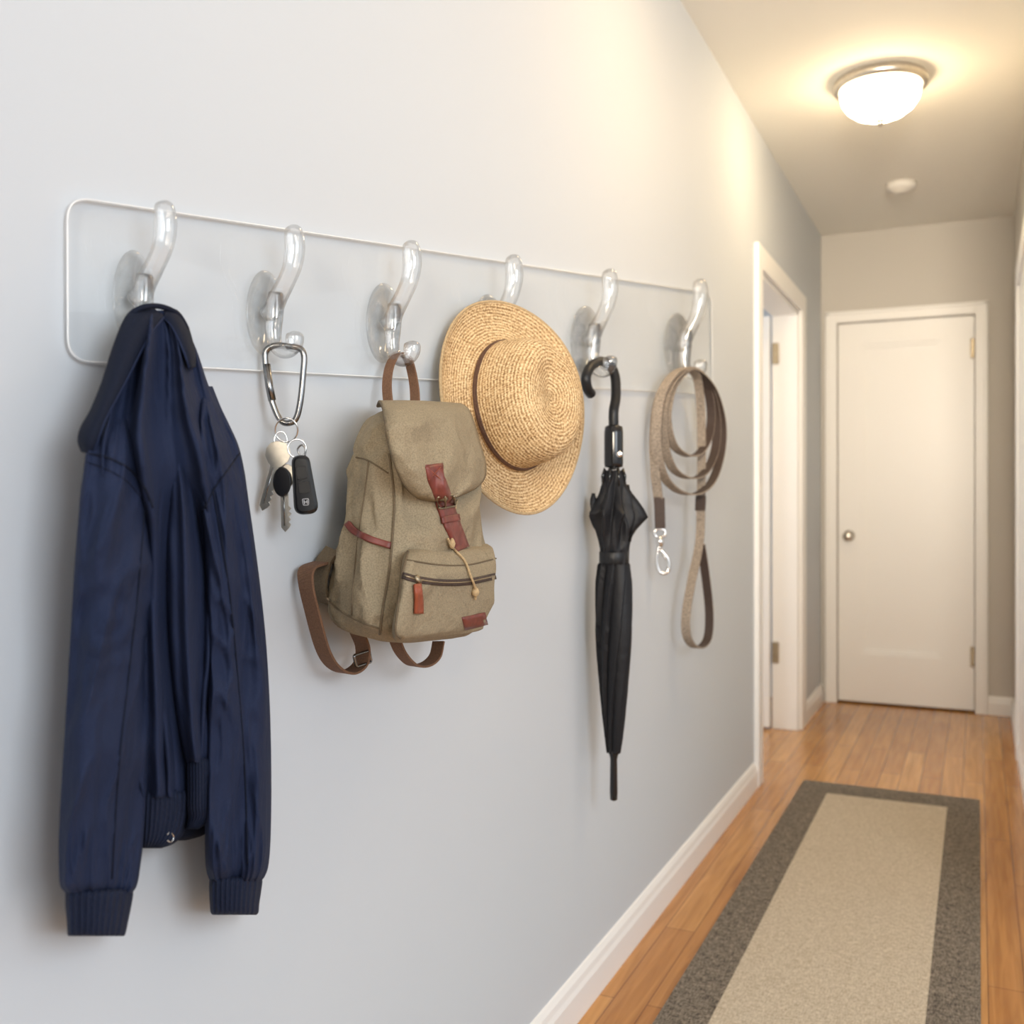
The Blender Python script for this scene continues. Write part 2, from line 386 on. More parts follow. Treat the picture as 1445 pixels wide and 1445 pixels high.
def lathe(name,c,ax,prof,mat_,parent=None,n=32):
    ax=Vector(ax).normalized(); u=ax.orthogonal().normalized(); w=ax.cross(u)
    rings=[[Vector(c)+ax*a+u*(r*math.cos(2*math.pi*j/n))+w*(r*math.sin(2*math.pi*j/n)) for j in range(n)] for r,a in prof]
    V,Fc=ringloft(rings); return mk(name,V,Fc,mat_,parent)
lathe("door_knob",(.145,YE+.012,.905),(0,-1,0),[(.03,0),(.03,.006),(.012,.01),(.011,.03),(.022,.036),(.028,.048),(.027,.06),(.018,.068),(.004,.07)],M_nickel,d1)
for z in (.29,1.88):
    boxes("hinge",[((dx1-.022,YE-.004,z-.05),(dx1-.002,YE+.013,z+.05))],M_brass,d1,.002)
d2=struct(boxes("door_2",[((-.87,y1o-.062,.012),(-.125,y1o-.024,zo-.024)),((-.75,y1o-.066,1.15),(-.25,y1o-.06,1.85)),((-.75,y1o-.066,.2),(-.25,y1o-.06,1.0))],M_trim,bevel=.003),"white door standing open into the side room","door")
for z in (.367,1.80):
    boxes("hinge",[((-.118,y1o-.034,z-.05),(-.088,y1o-.018,z+.05))],M_brass,d2,.002)

# ---------------------------------------------------------------- rug
rx0,rx1,ry0,ry1,bw=.165,.785,.35,4.04,.105
V=[];Fc=[];fm=[]
xs=[rx0,rx0+bw,rx1-bw,rx1]; ys=[ry0,ry0+bw,ry1-bw*1.4,ry1]
for z in (0.001,.011):
    for y in ys:
        for x in xs: V.append(Vector((x,y,z)))
for i in range(3):
    for j in range(3):
        a=16+i*4+j; Fc.append([a,a+1,a+5,a+4]); fm.append(0 if (i==1 and j==1) else 1)
        a=i*4+j; Fc.append([a,a+4,a+5,a+1]); fm.append(1)
ring=[0,1,2,3,7,11,15,14,13,12,8,4]
for i in range(12):
    a,b=ring[i],ring[(i+1)%12]; Fc.append([a,b,16+b,16+a]); fm.append(1)
rug=mk("runner_rug",V,Fc,[M_rugc,M_rugb],smooth=False,fm=fm)
rug["label"]="flat-woven beige runner rug with dark brown border on oak floor"; rug["category"]="rug"

# ---------------------------------------------------------------- ceiling lamp, detector
lc=Vector((.475,3.67,ZC))
L=empty("ceiling_lamp",lc,"lit frosted glass dome ceiling lamp with brushed metal rim","ceiling lamp")
lathe("lamp_rim",lc,(0,0,-1),[(.10,0),(.145,0),(.155,.012),(.156,.026),(.149,.036),(.136,.040),(.128,.034)],M_nickel,L,48)
lathe("lamp_shade",lc,(0,0,-1),[(.130,.034),(.131,.052),(.126,.075),(.109,.1),(.083,.12),(.052,.133),(.02,.138),(.008,.139)],M_dome,L,48)
lathe("finial",lc,(0,0,-1),[(.014,.136),(.016,.142),(.009,.147),(.010,.153),(.006,.16),(.001,.163)],M_nickel,L,20)
sd=lathe("smoke_detector",(.46,4.92,ZC),(0,0,-1),[(.066,0),(.066,.018),(.058,.03),(.035,.036),(.03,.042),(.005,.043)],M_white)
sd["label"]="round white smoke detector on the ceiling"; sd["category"]="smoke detector"

# ---------------------------------------------------------------- rack
R=empty("coat_rack",P(550,540,0),"long clear acrylic wall rack with six double hooks","coat rack")
def rc(cor,rads):
    out=[];n=len(cor)
    for i in range(n):
        p=Vector(cor[i]);a=Vector(cor[i-1]);b=Vector(cor[(i+1)%n]);r=rads[i]
        s=p+(a-p).normalized()*r; e=p+(b-p).normalized()*r
        for j in range(9):
            t=j/8; out.append(tuple((1-t)**2*s+2*t*(1-t)*p+t*t*e))
    return out
ol=rc([(95,277),(1004,413),(1006,556),(96,509)],[34,18,18,34])
n=len(ol); h0,h1=.003,.0075
V=[P(x,y,h0) for x,y in ol]+[P(x,y,h1) for x,y in ol]
Fc=[list(range(n)),list(range(2*n-1,n-1,-1))]+[[i,(i+1)%n,n+(i+1)%n,n+i] for i in range(n)]
pl=mk("rack_panel",V,Fc,[M_acr,M_edge],R,smooth=False,fm=[0,0]+[1]*n)
tube("panel_rim",[P(x,y,h1) for x,y in ol],.0009,M_edge,R,closed=True,n=6)
HK=[(187,418,1.09),(373,441,1.0),(541,456,.945),(688,468,.88),(826,480,.815),(956,487,.76)]
for (cx,cy,s_) in HK:
    c=P(cx,cy,.008); s0=c.y; k=KD(c); pm=k/F*s_
    rings=[]
    for r,h in [(1,.008),(1,.0115),(.95,.0135),(.86,.0122),(.6,.0112),(.3,.012),(.02,.0125)]:
        rings.append([P(cx+26*s_*r*math.cos(2*math.pi*j/40),cy+60*s_*r*math.sin(2*math.pi*j/40),h) for j in range(40)])
    up=[(2,4),(12,-4),(20,-22),(30,-42),(39,-64),(43,-88),(42,-108),(40,-118),(39,-122)]
    ur=[11,13,13,12.5,13,14,13.5,11,5]
    lo=[(16,-28),(15,0),(13,30),(16,46),(25,55),(36,54),(42,44),(43,32),(43,27)]
    lr=[10,12,11,10,9.5,9.5,12,12,5]
    V,Fc=[],[]
    for pts,rr in ((up,ur),(lo,lr)):
        q=cr([(a,b,r) for (a,b),r in zip(pts,rr)],6)
        tubedata([Q(cx+a*s_,cy+b*s_,s0) for a,b,r in q],[r*pm*1.0 for a,b,r in q],n=28,V=V,Fc=Fc)
    hk=mk("hook",V,Fc,M_glass,R)
    V,Fc=ringloft(rings); mk("hook_base",V,Fc,M_disc,hk)

# ---------------------------------------------------------------- jacket
J=empty("jacket",P(230,1290,.05),"navy blue cotton jacket hanging by its collar on the rack","jacket")
def nz(x,y,z=0): return noise.noise(Vector((x,y,z)))
def rdg(x,y,z=0):            # sharp crease noise, 0..1
    return (1-min(1,abs(nz(x,y,z))*2.6))**1.6
def cloth(name,rows,mat_,parent,fold=None,M=144,n=10,pw=.75,cap=True):
    q=cr(rows,n); rings=[]; N=len(q)
    for i,(py,xl,xr,hb,hf) in enumerate(q):
        v=i/(N-1); cx=(xl+xr)/2; hw=(xr-xl)/2; hc=(hb+hf)/2; hd=(hf-hb)/2; ring=[]
        for j in range(M):
            a=2*math.pi*j/M; c=math.cos(a); s=math.sin(a)
            u=math.copysign(abs(c)**.9,c); w=math.copysign(abs(s)**pw,s)
            h=hc+hd*w; ppx=cx+hw*u; ppy=py
            if fold and s>0:
                dh,dy=fold(u,v,py); e=min(1,s*1.6); h+=dh*e; ppy+=dy*e
            ring.append(P(ppx,ppy,max(.003,h)))
        rings.append(ring)
    V,Fc=ringloft(rings,cap,cap); return mk(name,V,Fc,mat_,parent)
def ridge(x): return 1-2*abs(math.sin(x))**.7
def fbody(u,v,py):
    g=min(1,v*5)
    w=u+.10*nz(u*1.2,py*.004,11)*2
    d=.014*g*ridge(5.0*w+.4+.7*math.sin(v*3))+.005*g*ridge(8.3*w+2.2*v+1)*(.5+nz(u*2,py*.006,5))
    d+=.009*g*(nz(u*2.2,py*.0045,3))
    return d,0
body=cloth("jacket_body",[(438,196,236,.03,.058),(452,180,256,.02,.066),(490,168,276,.015,.076),(540,154,293,.012,.086),(590,138,313,.01,.098),(630,126,335,.01,.107),
   (680,126,345,.01,.108),(760,140,345,.01,.095),(880,145,340,.01,.084),(1000,160,330,.01,.08),(1080,180,316,.012,.078),(1125,192,300,.015,.074)],M_navy,J,fbody,n=12)
def fsl(seed,el,sg):
    def f(u,v,py):
        g=min(1,v*8)
        d=.0055*math.sin(3.1*u+seed+1.5*v*2)+.0026*math.sin(7*u+seed*2+v*7)
        d+=.0090*g*(rdg(u*1.0+sg*py*.002,py*.0038,seed*5)-.45)
        d+=.0030*g*(rdg(u*2.2+sg*py*.005,py*.011,seed*7+3)-.4)
        d+=.0055*math.exp(-((py-el)/120)**2)*(rdg(u*1.0+sg*py*.010,py*.020,seed+20)-.4)
        if py>1120: d+=.0045*(rdg(u*6,py*.006,seed)-.4)*min(1,(py-1120)/90)
        return d*g,0
    return f
sl=cloth("sleeve",[(560,150,172,.04,.055),(590,138,186,.035,.078),(615,128,196,.03,.094),(640,121,206,.03,.104),(670,117,214,.02,.108),(700,113,219,.02,.109),(800,105,223,.02,.106),(900,99,220,.02,.103),(1000,93,215,.02,.102),
   (1100,87,209,.018,.100),(1180,83,203,.015,.098),(1230,83,197,.015,.096),(1250,85,193,.018,.094),(1260,92,187,.03,.085)],M_navy,J,fsl(.4,880,1),n=12,pw=.6)
sr=cloth("sleeve",[(545,282,300,.04,.055),(575,278,312,.035,.08),(600,274,324,.03,.093),(630,272,337,.03,.104),(665,275,345,.02,.107),(700,281,350,.02,.106),(800,288,364,.02,.104),(900,292,375,.02,.102),(1000,292,381,.02,.1),
   (1100,290,383,.018,.098),(1180,289,382,.015,.096),(1220,290,379,.015,.094),(1236,293,374,.02,.088),(1244,297,368,.03,.08)],M_navy,J,fsl(2.3,900,-1),n=12,pw=.6)
def frib(u,v,py): return .0011*math.sin(u*34)+.001*math.sin(u*5+py*.02),0
def fpan(u,v,py):
    g=min(1,v*5); return g*(.006*math.sin(3.5*u+1+v*2)+.003*math.sin(8*u+v*4)+.004*nz(u*2,py*.01,7)),0
cloth("front_panel",[(640,236,262,.05,.090),(700,235,276,.05,.098),(800,233,290,.04,.097),(900,236,298,.03,.093),(1000,246,304,.025,.090),(1060,257,307,.02,.088),(1076,262,306,.03,.084)],M_navy,J,fpan,n=10)
cloth("front_panel",[(800,190,236,.04,.082),(900,192,240,.03,.086),(1000,194,252,.025,.084),(1080,195,264,.02,.080),(1118,197,268,.02,.077),(1126,200,266,.03,.074)],M_navy,J,fpan,n=8)
cloth("cuff",[(1252,100,182,.03,.074),(1258,93,188,.022,.088),(1275,92,186,.022,.089),(1300,94,181,.022,.089),(1318,95,177,.022,.087),(1321,97,174,.03,.08)],M_rib,J,frib,M=240,n=3)
cloth("cuff",[(1234,302,362,.03,.074),(1240,296,370,.022,.086),(1255,295,369,.022,.087),(1275,296,366,.022,.086),(1287,297,365,.022,.084),(1291,300,362,.03,.078)],M_rib,J,frib,M=240,n=3)
cloth("waistband",[(1112,199,266,.02,.070),(1122,197,270,.018,.077),(1150,196,268,.018,.075),(1175,196,260,.02,.072),(1190,197,246,.025,.068),(1197,200,228,.03,.06)],M_rib,J,frib,M=240,n=4)
cloth("waistband",[(1068,265,303,.03,.078),(1074,262,307,.02,.086),(1110,262,308,.02,.087),(1138,262,308,.02,.086),(1154,264,305,.02,.082),(1170,262,280,.03,.076)],M_rib,J,frib,M=240,n=4)
cloth("jacket_lining",[(1120,225,300,.015,.05),(1160,232,300,.015,.05),(1178,236,288,.015,.045),(1186,240,262,.02,.04)],M_navyd,J,None,M=40,n=4)
cl=[(232,447,214,434,.062),(224,456,196,434,.066),(210,474,180,444,.072),(196,500,168,468,.078),(181,530,155,505,.084),(164,562,144,541,.088),(148,592,129,578,.092),(139,616,115,603,.092),(134,630,111,622,.09),(129,641,116,637,.086)]
rows=[]
for (xi,yi,xo,yo,h) in cr(cl,6):
    row=[]
    for j in range(11):
        t=j/10; row.append(P(xi+(xo-xi)*t, yi+(yo-yi)*t, h+.002*math.sin(math.pi*t)-.020*t*t))
    rows.append(row)
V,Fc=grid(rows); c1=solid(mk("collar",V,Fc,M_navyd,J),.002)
tube("collar_edge",[r[0] for r in rows],.0016,M_navy,J,n=8)
cl=[(232,449,232,434,.062),(240,457,250,439,.068),(248,471,263,457,.074),(256,488,270,478,.08),(263,506,275,500,.083),(267,520,275,518,.082)]
rows=[]
for (xi,yi,xo,yo,h) in cr(cl,6):
    rows.append([P(xi+(xo-xi)*j/8, yi+(yo-yi)*j/8, h+.003*math.sin(math.pi*j/8)-.02*(j/8)**2) for j in range(9)])
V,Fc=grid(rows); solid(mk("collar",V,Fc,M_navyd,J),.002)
tube("collar_edge",[r[0] for r in rows],.0014,M_navy,J,n=8)
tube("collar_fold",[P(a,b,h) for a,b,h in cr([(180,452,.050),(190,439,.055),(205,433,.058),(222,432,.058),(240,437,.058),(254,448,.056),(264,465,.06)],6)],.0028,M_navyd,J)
JO=[body,sl,sr]
def seam(pts,objs,parent,r=.0008,m=M_navyd,off=.0006):
    tube("seam",[surf(a,b,objs,off,.09) for a,b in cr(pts,8)],r,m,parent,n=6)
seam([(126,640),(150,645),(180,660),(203,686),(215,716)],JO,J,r=.0011)
seam([(338,640),(322,662),(302,690),(286,722)],JO,J,r=.0011)
seam([(205,700),(196,820),(182,950),(168,1080),(158,1240)],[sl],J,r=.0010)
seam([(300,690),(322,820),(335,950),(345,1080),(350,1220)],[sr],J,r=.0010)
seam([(122,652),(150,662),(180,680),(205,710)],[sl,body],J,r=.0005)
tube("zip_pull",[P(a,b,.070) for a,b in cr([(236,1178),(240,1174),(245,1180),(242,1188),(236,1186)],4)],.0006,M_steel,J,n=8)

# ---------------------------------------------------------------- keys on carabiner
kk=KD(P(403,560,.036)); pm=kk/F
K=empty("key_bunch",G(405,750,kk),"keys and black car fob on a gunmetal carabiner","keys")
tube("carabiner",[G(a,b,kk) for a,b in cr([(384,489),(375,497),(375,516),(381,555),(388,578),(397,594),(408,597),(418,590),(424,565),(428,525),(429,502),(422,491),(403,488)],6,True)],4.4*pm,M_gun,K,closed=True)
tube("carabiner_gate",[G(a,b,kk-.001) for a,b in [(376,514),(380,545),(384,565)]],5.6*pm,M_gun,K)
def circ(cx,cy,rx,ry,n=32): return [(cx+rx*math.cos(2*math.pi*i/n),cy+ry*math.sin(2*math.pi*i/n)) for i in range(n)]
tube("split_ring",[G(a,b,kk-.002+.004*math.sin(i/32*6.28)) for i,(a,b) in enumerate(circ(404,607,16,17))],1.3*pm,M_steel,K,closed=True,n=8)
tube("split_ring",[G(a,b,kk-.003+.004*math.cos(i/32*6.28)) for i,(a,b) in enumerate(circ(419,633,13,13))],1.2*pm,M_steel,K,closed=True,n=8)
tube("split_ring",[G(a,b,kk-.001+.003*math.cos(i/32*6.28)) for i,(a,b) in enumerate(circ(396,622,9,13))],1.1*pm,M_steel,K,closed=True,n=8)
def rot(pts,ang,c):
    ca,sa=math.cos(ang),math.sin(ang); return [(c[0]+(x*ca-y*sa),c[1]+(x*sa+y*ca)) for x,y in pts]
keyo=[(-6,-18),(6,-18),(14,-13),(18,-4),(17,6),(10,15),(6,18),(6,44),(10,48),(6,52),(10,56),(6,60),(9,64),(6,68),(9,72),(6,77),(0,83),(-6,76),(-6,18),(-10,15),(-17,6),(-18,-4),(-14,-13)]
kobj=extr("key",rot(keyo,.27,(392,641)),kk-.006,.0026,M_keym,K,.0004)
tube("key_groove",[G(a,b,kk-.0066) for a,b in rot([(-1,20),(-1,72)],.27,(392,641))],1.2*pm,M_gun,kobj,n=6)
k2=extr("key",rot([(x*.95,y*.95) for x,y in keyo],-.02,(401,672)),kk-.001,.0026,M_keym,K,.0004)
tube("key_groove",[G(a,b,kk-.0016) for a,b in rot([(-1,20),(-1,70)],-.02,(401,672))],1.2*pm,M_gun,k2,n=6)
extr("key_tag",circ(398,680,13,21),kk-.0075,.004,M_blackp,K,.0015)
fo=rc([(-14,-42),(11,-42),(18,42),(-18,42)],[11,11,15,15])
fob=extr("key_fob",rot(fo,-.10,(429,684)),kk-.012,.010,M_blackp,K,.004)
extr("fob_button",rot(rc([(-8,-26),(6,-26),(7,-8),(-8,-8)],[4]*4),-.10,(428,684)),kk-.0126,.0015,M_black,fob,.0004)
extr("fob_button",rot(rc([(-8,-4),(8,-4),(8,12),(-8,12)],[4]*4),-.10,(429,684)),kk-.0126,.0015,M_black,fob,.0004)
em=rot(rc([(-4.5,20),(4.5,20),(3.8,29),(-3.8,29)],[2]*4),-.10,(429,684))
V,Fc=tubedata([G(a,b,kk-.0124) for a,b in em],.4*pm,True,6)
for seg in ([(-2.3,21.5),(-1.8,27.5)],[(2.3,21.5),(1.8,27.5)],[(-2,24.5),(2,24.5)]):
    tubedata([G(a,b,kk-.0126) for a,b in rot(seg,-.10,(429,684))],.6*pm,False,6,V,Fc)
mk("fob_emblem",V,Fc,M_mark,fob)
tube("fob_loop",[G(a,b,kk-.008) for a,b in cr([(424,644),(420,634),(426,628),(431,634),(430,644)],5)],1.3*pm,M_gun,K,n=8)

# ---------------------------------------------------------------- backpack
B=empty("backpack",P(590,910,.08),"khaki canvas rucksack with brown leather strap hanging by its handle","backpack")
def quadloft(name,rows,mat_,parent,e=.42,M=128,n=12,puff=None,eb=1.0):
    q=cr([tuple(a)+tuple(b)+tuple(c)+(d,) for a,b,c,d in rows],n); rings=[]
    for i,r in enumerate(q):
        A=P(*r[0:3]);Bp=P(*r[3:6]);C=P(*r[6:9]);Dp=Vector((r[9],C.y+.01,A.z*.5+C.z*.5)); ring=[]
        v=i/(len(q)-1)
        for j in range(M):
            a=2*math.pi*j/M; x=math.copysign(abs(math.cos(a))**e,math.cos(a)); y=math.copysign(abs(math.sin(a))**e,math.sin(a))
            s=(x+1)/2; t=(y+1)/2
            p=(A*(1-s)+Dp*s)*(1-t)+(Bp*(1-s)+C*s)*t
            if puff: p=p+puff(s,t,v)
            ring.append(p)
        rings.append(ring)
    V,Fc=ringloft(rings); return mk(name,V,Fc,mat_,parent)
def pf(s,t,v):
    b=math.sin(math.pi*min(1,max(0,v)))
    d=Vector((0,0,0))
    w=.014*(rdg(s*1.6+v*1.2,v*3.2,4)-.45)+.007*(rdg(s*4+t*3,v*7,9)-.4)
    if t>.5: d+=Vector((1,-.25,0))*(.012*b*math.sin(math.pi*s)+w*b)
    w2=.018*(rdg(t*1.6-v*2.0,v*3.4,14)-.45)+.010*(rdg(t*3,v*8,19)-.4)
    if s<.5: d+=Vector((-.1,-1,0))*(.012*b*math.sin(math.pi*t)+w2*b)
    return d
bb=quadloft("bag_body",[
 ((525,586,.03),(548,576,.06),(640,578,.06),.03),
 ((511,594,.012),(545,588,.10),(658,588,.10),.012),
 ((497,622,.012),(546,615,.118),(672,612,.118),.012),
 ((489,660,.012),(550,657,.13),(682,655,.13),.012),
 ((479,720,.012),(556,725,.14),(694,715,.14),.012),
 ((464,780,.012),(551,792,.148),(703,775,.148),.012),
 ((451,832,.012),(541,850,.15),(704,835,.15),.012),
 ((450,862,.012),(534,892,.146),(696,878,.146),.012),
 ((462,880,.02),(541,908,.13),(682,895,.13),.02),
 ((488,884,.04),(560,910,.10),(650,899,.10),.04)],M_canvas,B,e=.5,puff=pf)
pk=quadloft("front_pocket",[
 ((574,773,.12),(580,772,.145),(692,768,.145),.12),
 ((568,782,.12),(572,782,.166),(703,776,.166),.12),
 ((563,805,.12),(566,806,.176),(706,798,.176),.12),
 ((557,850,.12),(559,852,.18),(704,838,.18),.12),
 ((552,885,.12),(553,890,.178),(694,874,.178),.12),
 ((556,900,.12),(556,905,.165),(684,889,.165),.12),
 ((566,902,.12),(570,906,.145),(670,892,.145),.12)],M_canvas,B,e=.35,puff=lambda s,t,v:Vector((1,-.2,0))*(.006*math.sin(math.pi*s)*math.sin(math.pi*v)+.009*(rdg(s*2.5+v,v*2.5,31)-.45)*math.sin(math.pi*v)) if t>.5 else Vector((0,0,0)))
fl=[((533,573),(640,573),.035),((536,567),(650,571),.075),((541,576),(661,580),.122),((545,600),(669,602),.142),((550,630),(678,632),.154),((560,660),(684,655),.160),((571,683),(683,673),.161),((586,699),(673,686),.160),((603,705),(656,695),.157)]
rows=[]
for r in cr([a+b+(h,) for a,b,h in fl],9):
    row=[]
    for j in range(33):
        t=j/32; e=math.sin(math.pi*t)
        row.append(P(r[0]+(r[2]-r[0])*t, r[1]+(r[3]-r[1])*t+4*e*(1 if r[1]>640 else -.4), r[4]+.013*e**.7-.010*(1-e)**3+.010*(rdg(t*1.8+r[1]*.006,r[1]*.010,41)-.45)+.003*(rdg(t*4,r[1]*.02,47)-.4)))
    rows.append(row)
V,Fc=grid(rows); flp=mk("bag_flap",V,Fc,M_canvas,B); solid(flp,.004)
edge=[r[0] for r in rows]+rows[-1][1:-1]+[r[-1] for r in rows[::-1]]
tube("flap_piping",edge,.0022,M_canvasd,B,n=8)
BO=[bb,pk,flp]
strap=strip("closure_strap",[(612,656),(617,680),(626,705),(634,730),(643,752),(652,775)],[12,9.5],BO,M_leather,B,off=.005,th=.004)
strip("strap_patch",[(600,657),(624,655)],[1,1],BO,M_leather,B,off=.003)
bk=[surf(a,b,BO,.010) for a,b in rc([(616,702),(640,698),(643,714),(620,718)],[3]*4)]
tube("buckle",bk,.0016,M_brass,B,closed=True,n=8)
tube("buckle_prong",[surf(a,b,BO,.011) for a,b in [(629,716),(628,701)]],.0014,M_brass,B,n=8)
strip("strap_keeper",[(624,734),(648,730)],[5,5],BO,M_leather,B,off=.0095,th=.003)
for pts in ([(603,660),(622,676)],[(622,659),(605,677)]): tube("stitching",[surf(a,b,BO,.0085) for a,b in cr(pts,5)],.0006,M_leathero,B,n=6)
strip("pocket_zip",[(568,812),(590,818),(625,822),(660,821),(699,813)],[4.5,4.5],[pk],M_strapd,B,off=.0015,th=.002)
tube("zip_teeth",[surf(a,b,[pk],.0035) for a,b in cr([(570,812),(590,818),(625,822),(660,821),(699,813)],6)],.0010,M_brass,B,n=6)
tube("zip_slider",[surf(a,b,[pk],.006) for a,b in [(586,813),(592,823)]],.0035,M_brass,B,n=8)
strip("zip_pull",[(589,824),(591,845),(591,866)],[4.5,5.5],[pk],M_leathero,B,off=.007,th=.003)
strip("leather_label",[(654,880),(686,873)],[9,9],[pk],M_leather,B,off=.002,th=.002)
tube("seam",[surf(a,b,[pk],.001) for a,b in cr([(574,790),(620,797),(660,797),(700,788)],8)],.0011,M_canvasd,B,n=6)
tube("seam",[surf(a,b,[bb],.001) for a,b in cr([(549,640),(556,700),(555,740),(550,800),(540,860),(536,895)],8)],.0016,M_canvasd,B,n=6)
tube("seam",[surf(a,b,[pk],.0012) for a,b in cr([(576,778),(568,810),(562,855),(558,890),(565,901)],8)],.0014,M_canvasd,B,n=6)
tube("seam",[surf(a,b,[bb],.001) for a,b in cr([(502,645),(520,650),(548,668)],8)],.0011,M_canvasd,B,n=6)
tube("seam",[surf(a,b,[bb],.001) for a,b in cr([(462,845),(480,862),(510,878),(538,888)],8)],.0012,M_canvasd,B,n=6)
tube("seam",[surf(a,b,[bb],.001) for a,b in cr([(520,650),(514,700),(505,760),(498,830),(496,868)],8)],.0010,M_canvasd,B,n=6)
strip("side_pocket_trim",[(490,738),(500,749),(520,760),(551,770)],[4.5,4.5],[bb],M_leather,B,off=.003,th=.004)
tube("drawcord",[surf(a,b,BO,.008) for a,b in cr([(632,760),(638,772),(655,790),(664,812),(671,832),(671,846)],6)],.0016,M_cord,B,n=8)
tube("drawcord",[surf(a,b,BO,.006) for a,b in cr([(645,706),(638,740),(637,765),(644,779)],6)],.0014,M_cord,B,n=8)
for a,b,r in ((638,768,5),(671,836,6)):
    c=surf(a,b,BO,.008); lathe("cord_knot",c-Vector((0,0,.006)),(0,0,1),[(.001,0),(r*.0007,.003),(r*.0009,.007),(r*.0006,.011),(.001,.014)],M_cord,B,16)
def ribbon(name,pts,width,th,mats,parent,wv=Vector((1,-.25,0)),two=False,side=2):
    pts=[Vector(p) for p in pts];N=len(pts);V=[];Fc=[];fm=[]
    for i,p in enumerate(pts):
        T=(pts[min(N-1,i+1)]-pts[max(0,i-1)]).normalized()
        w=(wv-T*wv.dot(T)).normalized(); n_=T.cross(w)
        for a,b in ((-1,-1),(1,-1),(1,1),(-1,1)): V.append(p+w*(a*width/2)+n_*(b*th/2))
    for i in range(N-1):
        for j in range(4):
            a=i*4+j;b=i*4+(j+1)%4; Fc.append([a,b,b+4,a+4]); fm.append(1 if (two and j==side) else 0)
    Fc.append([3,2,1,0]);Fc.append([4*N-4+j for j in range(4)]);fm+=[0,0]
    return mk(name,V,Fc,mats,parent,smooth=False,fm=fm)
ribbon("carry_handle",[P(a,b,h) for a,b,h in cr([(549,580,.042),(546,545,.032),(549,520,.028),(556,505,.027),(566,499,.027),(575,506,.028),(581,525,.030),(585,550,.036),(586,578,.048)],6)],.016,.003,[M_web],B)
ribbon("shoulder_strap",[P(a,b,h) for a,b,h in cr([(468,792,.02),(450,795,.02),(434,803,.025),(432,825,.03),(441,865,.035),(455,915,.04),(470,940,.04),(490,949,.04),(508,938,.04),(512,915,.04),(503,890,.045)],6)],.026,.003,[M_web],B)
ribbon("shoulder_strap",[P(a,b,h) for a,b,h in cr([(556,900,.06),(566,922,.06),(582,938,.06),(600,938,.06),(614,926,.06),(619,905,.06)],6)],.022,.003,[M_web],B)
ribbon("strap_tab",[P(a,b,h) for a,b,h in cr([(470,775,.03),(456,795,.022),(449,825,.02),(455,850,.02)],6)],.03,.004,[M_canvasd],B)
sb=[P(a,b,.05) for a,b in rc([(499,925),(521,918),(524,934),(503,941)],[3]*4)]
tube("strap_slider",sb,.002,M_gun,B,closed=True,n=8)

# ---------------------------------------------------------------- hat
e1=Vector((.305,.952,0)); 
e2=Vector((-.15,0,1)); e2=(e2-e1*e2.dot(e1)).normalized(); nn=e1.cross(e2)
if nn.x<0: nn=-nn
Cc=Q(721,574,1.54); Cc=Vector((.078,1.535,Cc.z))
HT=empty("straw_hat",Cc,"woven straw sun hat with brown cord band hung by its brim","hat")
HT.matrix_world=Matrix(((e1.x,e2.x,nn.x,Cc.x),(e1.y,e2.y,nn.y,Cc.y),(e1.z,e2.z,nn.z,Cc.z),(0,0,0,1)))
NN=128; rings=[]
def el(sx,sy,z,j,wav=0):
    a=2*math.pi*j/NN
    return Vector((sx*math.cos(a),sy*math.sin(a),z+wav*math.sin(2*a+.6)+wav*.4*math.sin(3*a)))
ax,ay=.093,.107; ox=-.010
pro=[(1.0,.0),(.995,.012),(.98,.028),(.955,.046),(.925,.060),(.88,.073),(.82,.083),(.73,.089),(.61,.0915),(.5,.0915),(.36,.090),(.22,.089),(.08,.088)]
pro=[p[:2] for p in cr(pro,3)]
for s_,z in pro[::-1]:
    r=[]
    for j in range(NN):
        a=2*math.pi*j/NN; p=el(ax*s_,ay*s_,z,j)
        pin=math.exp(-((a-1.15)/.32)**2)+math.exp(-((a-2.3)/.32)**2)
        if z>.03:
            f=1-.06*pin*(z/.09)**1.5; p.x*=f; p.y*=f
        if z>.05:
            ww=max(0,1-s_)**.8
            p.z-=.009*math.exp(-(p.x/.024)**2)*ww*math.exp(-((p.y-.02)/.06)**2)
        p.x+=ox+.04*z
        p+=Vector((p.x,p.y,0))*(.018*nz(math.cos(a)*1.5,math.sin(a)*1.5,z*20))
        r.append(p)
    rings.append(r)
for t in [0,.08,.2,.35,.5,.65,.8,.92,1.0]:
    rings.append([el(ax*1.01+(.174-ax)*t,ay*1.01+(.180-ay)*t,-.002-.012*math.sin(t*2.2)+.012*t**3,j,.008*t)+Vector((ox*(1-t),0,0)) for j in range(NN)])
V,Fc=ringloft(rings,True,False)
hb=mk("hat_body",V,Fc,M_straw,HT,raw=True)
att=hb.data.attributes.new("weave",'FLOAT_VECTOR','POINT')
acc=0;arc=[]
for i,r in enumerate(rings):
    if i: acc+=sum((rings[i][j]-rings[i-1][j]).length for j in range(0,NN,8))/(NN/8)
    arc.append(acc+.008)
for i in range(len(rings)):
    for j in range(NN):
        a=2*math.pi*j/NN
        att.data[i*NN+j].vector=(arc[i],math.sin(a),math.cos(a))
att.data[len(rings)*NN].vector=(0,0,0)
solid(hb,.003)
def bandring(z,off,wob): return [el(ax+off,ay+off,z+wob*math.sin(j*1.3),j)+Vector((ox,0,0)) for j in range(NN)]
V,Fc=tubedata(bandring(.006,.002,0),.0019,True,8); tubedata(bandring(.009,.0020,.0008),.0019,True,8,V,Fc); tubedata(bandring(.012,.0014,.0),.0015,True,8,V,Fc)
mk("hat_band",V,Fc,M_brownc,HT,raw=True)
V,Fc=tubedata([Vector(v) for v in rings[-1]],.0024,True,8)
mk("brim_edge",V,Fc,M_cord,HT,raw=True)

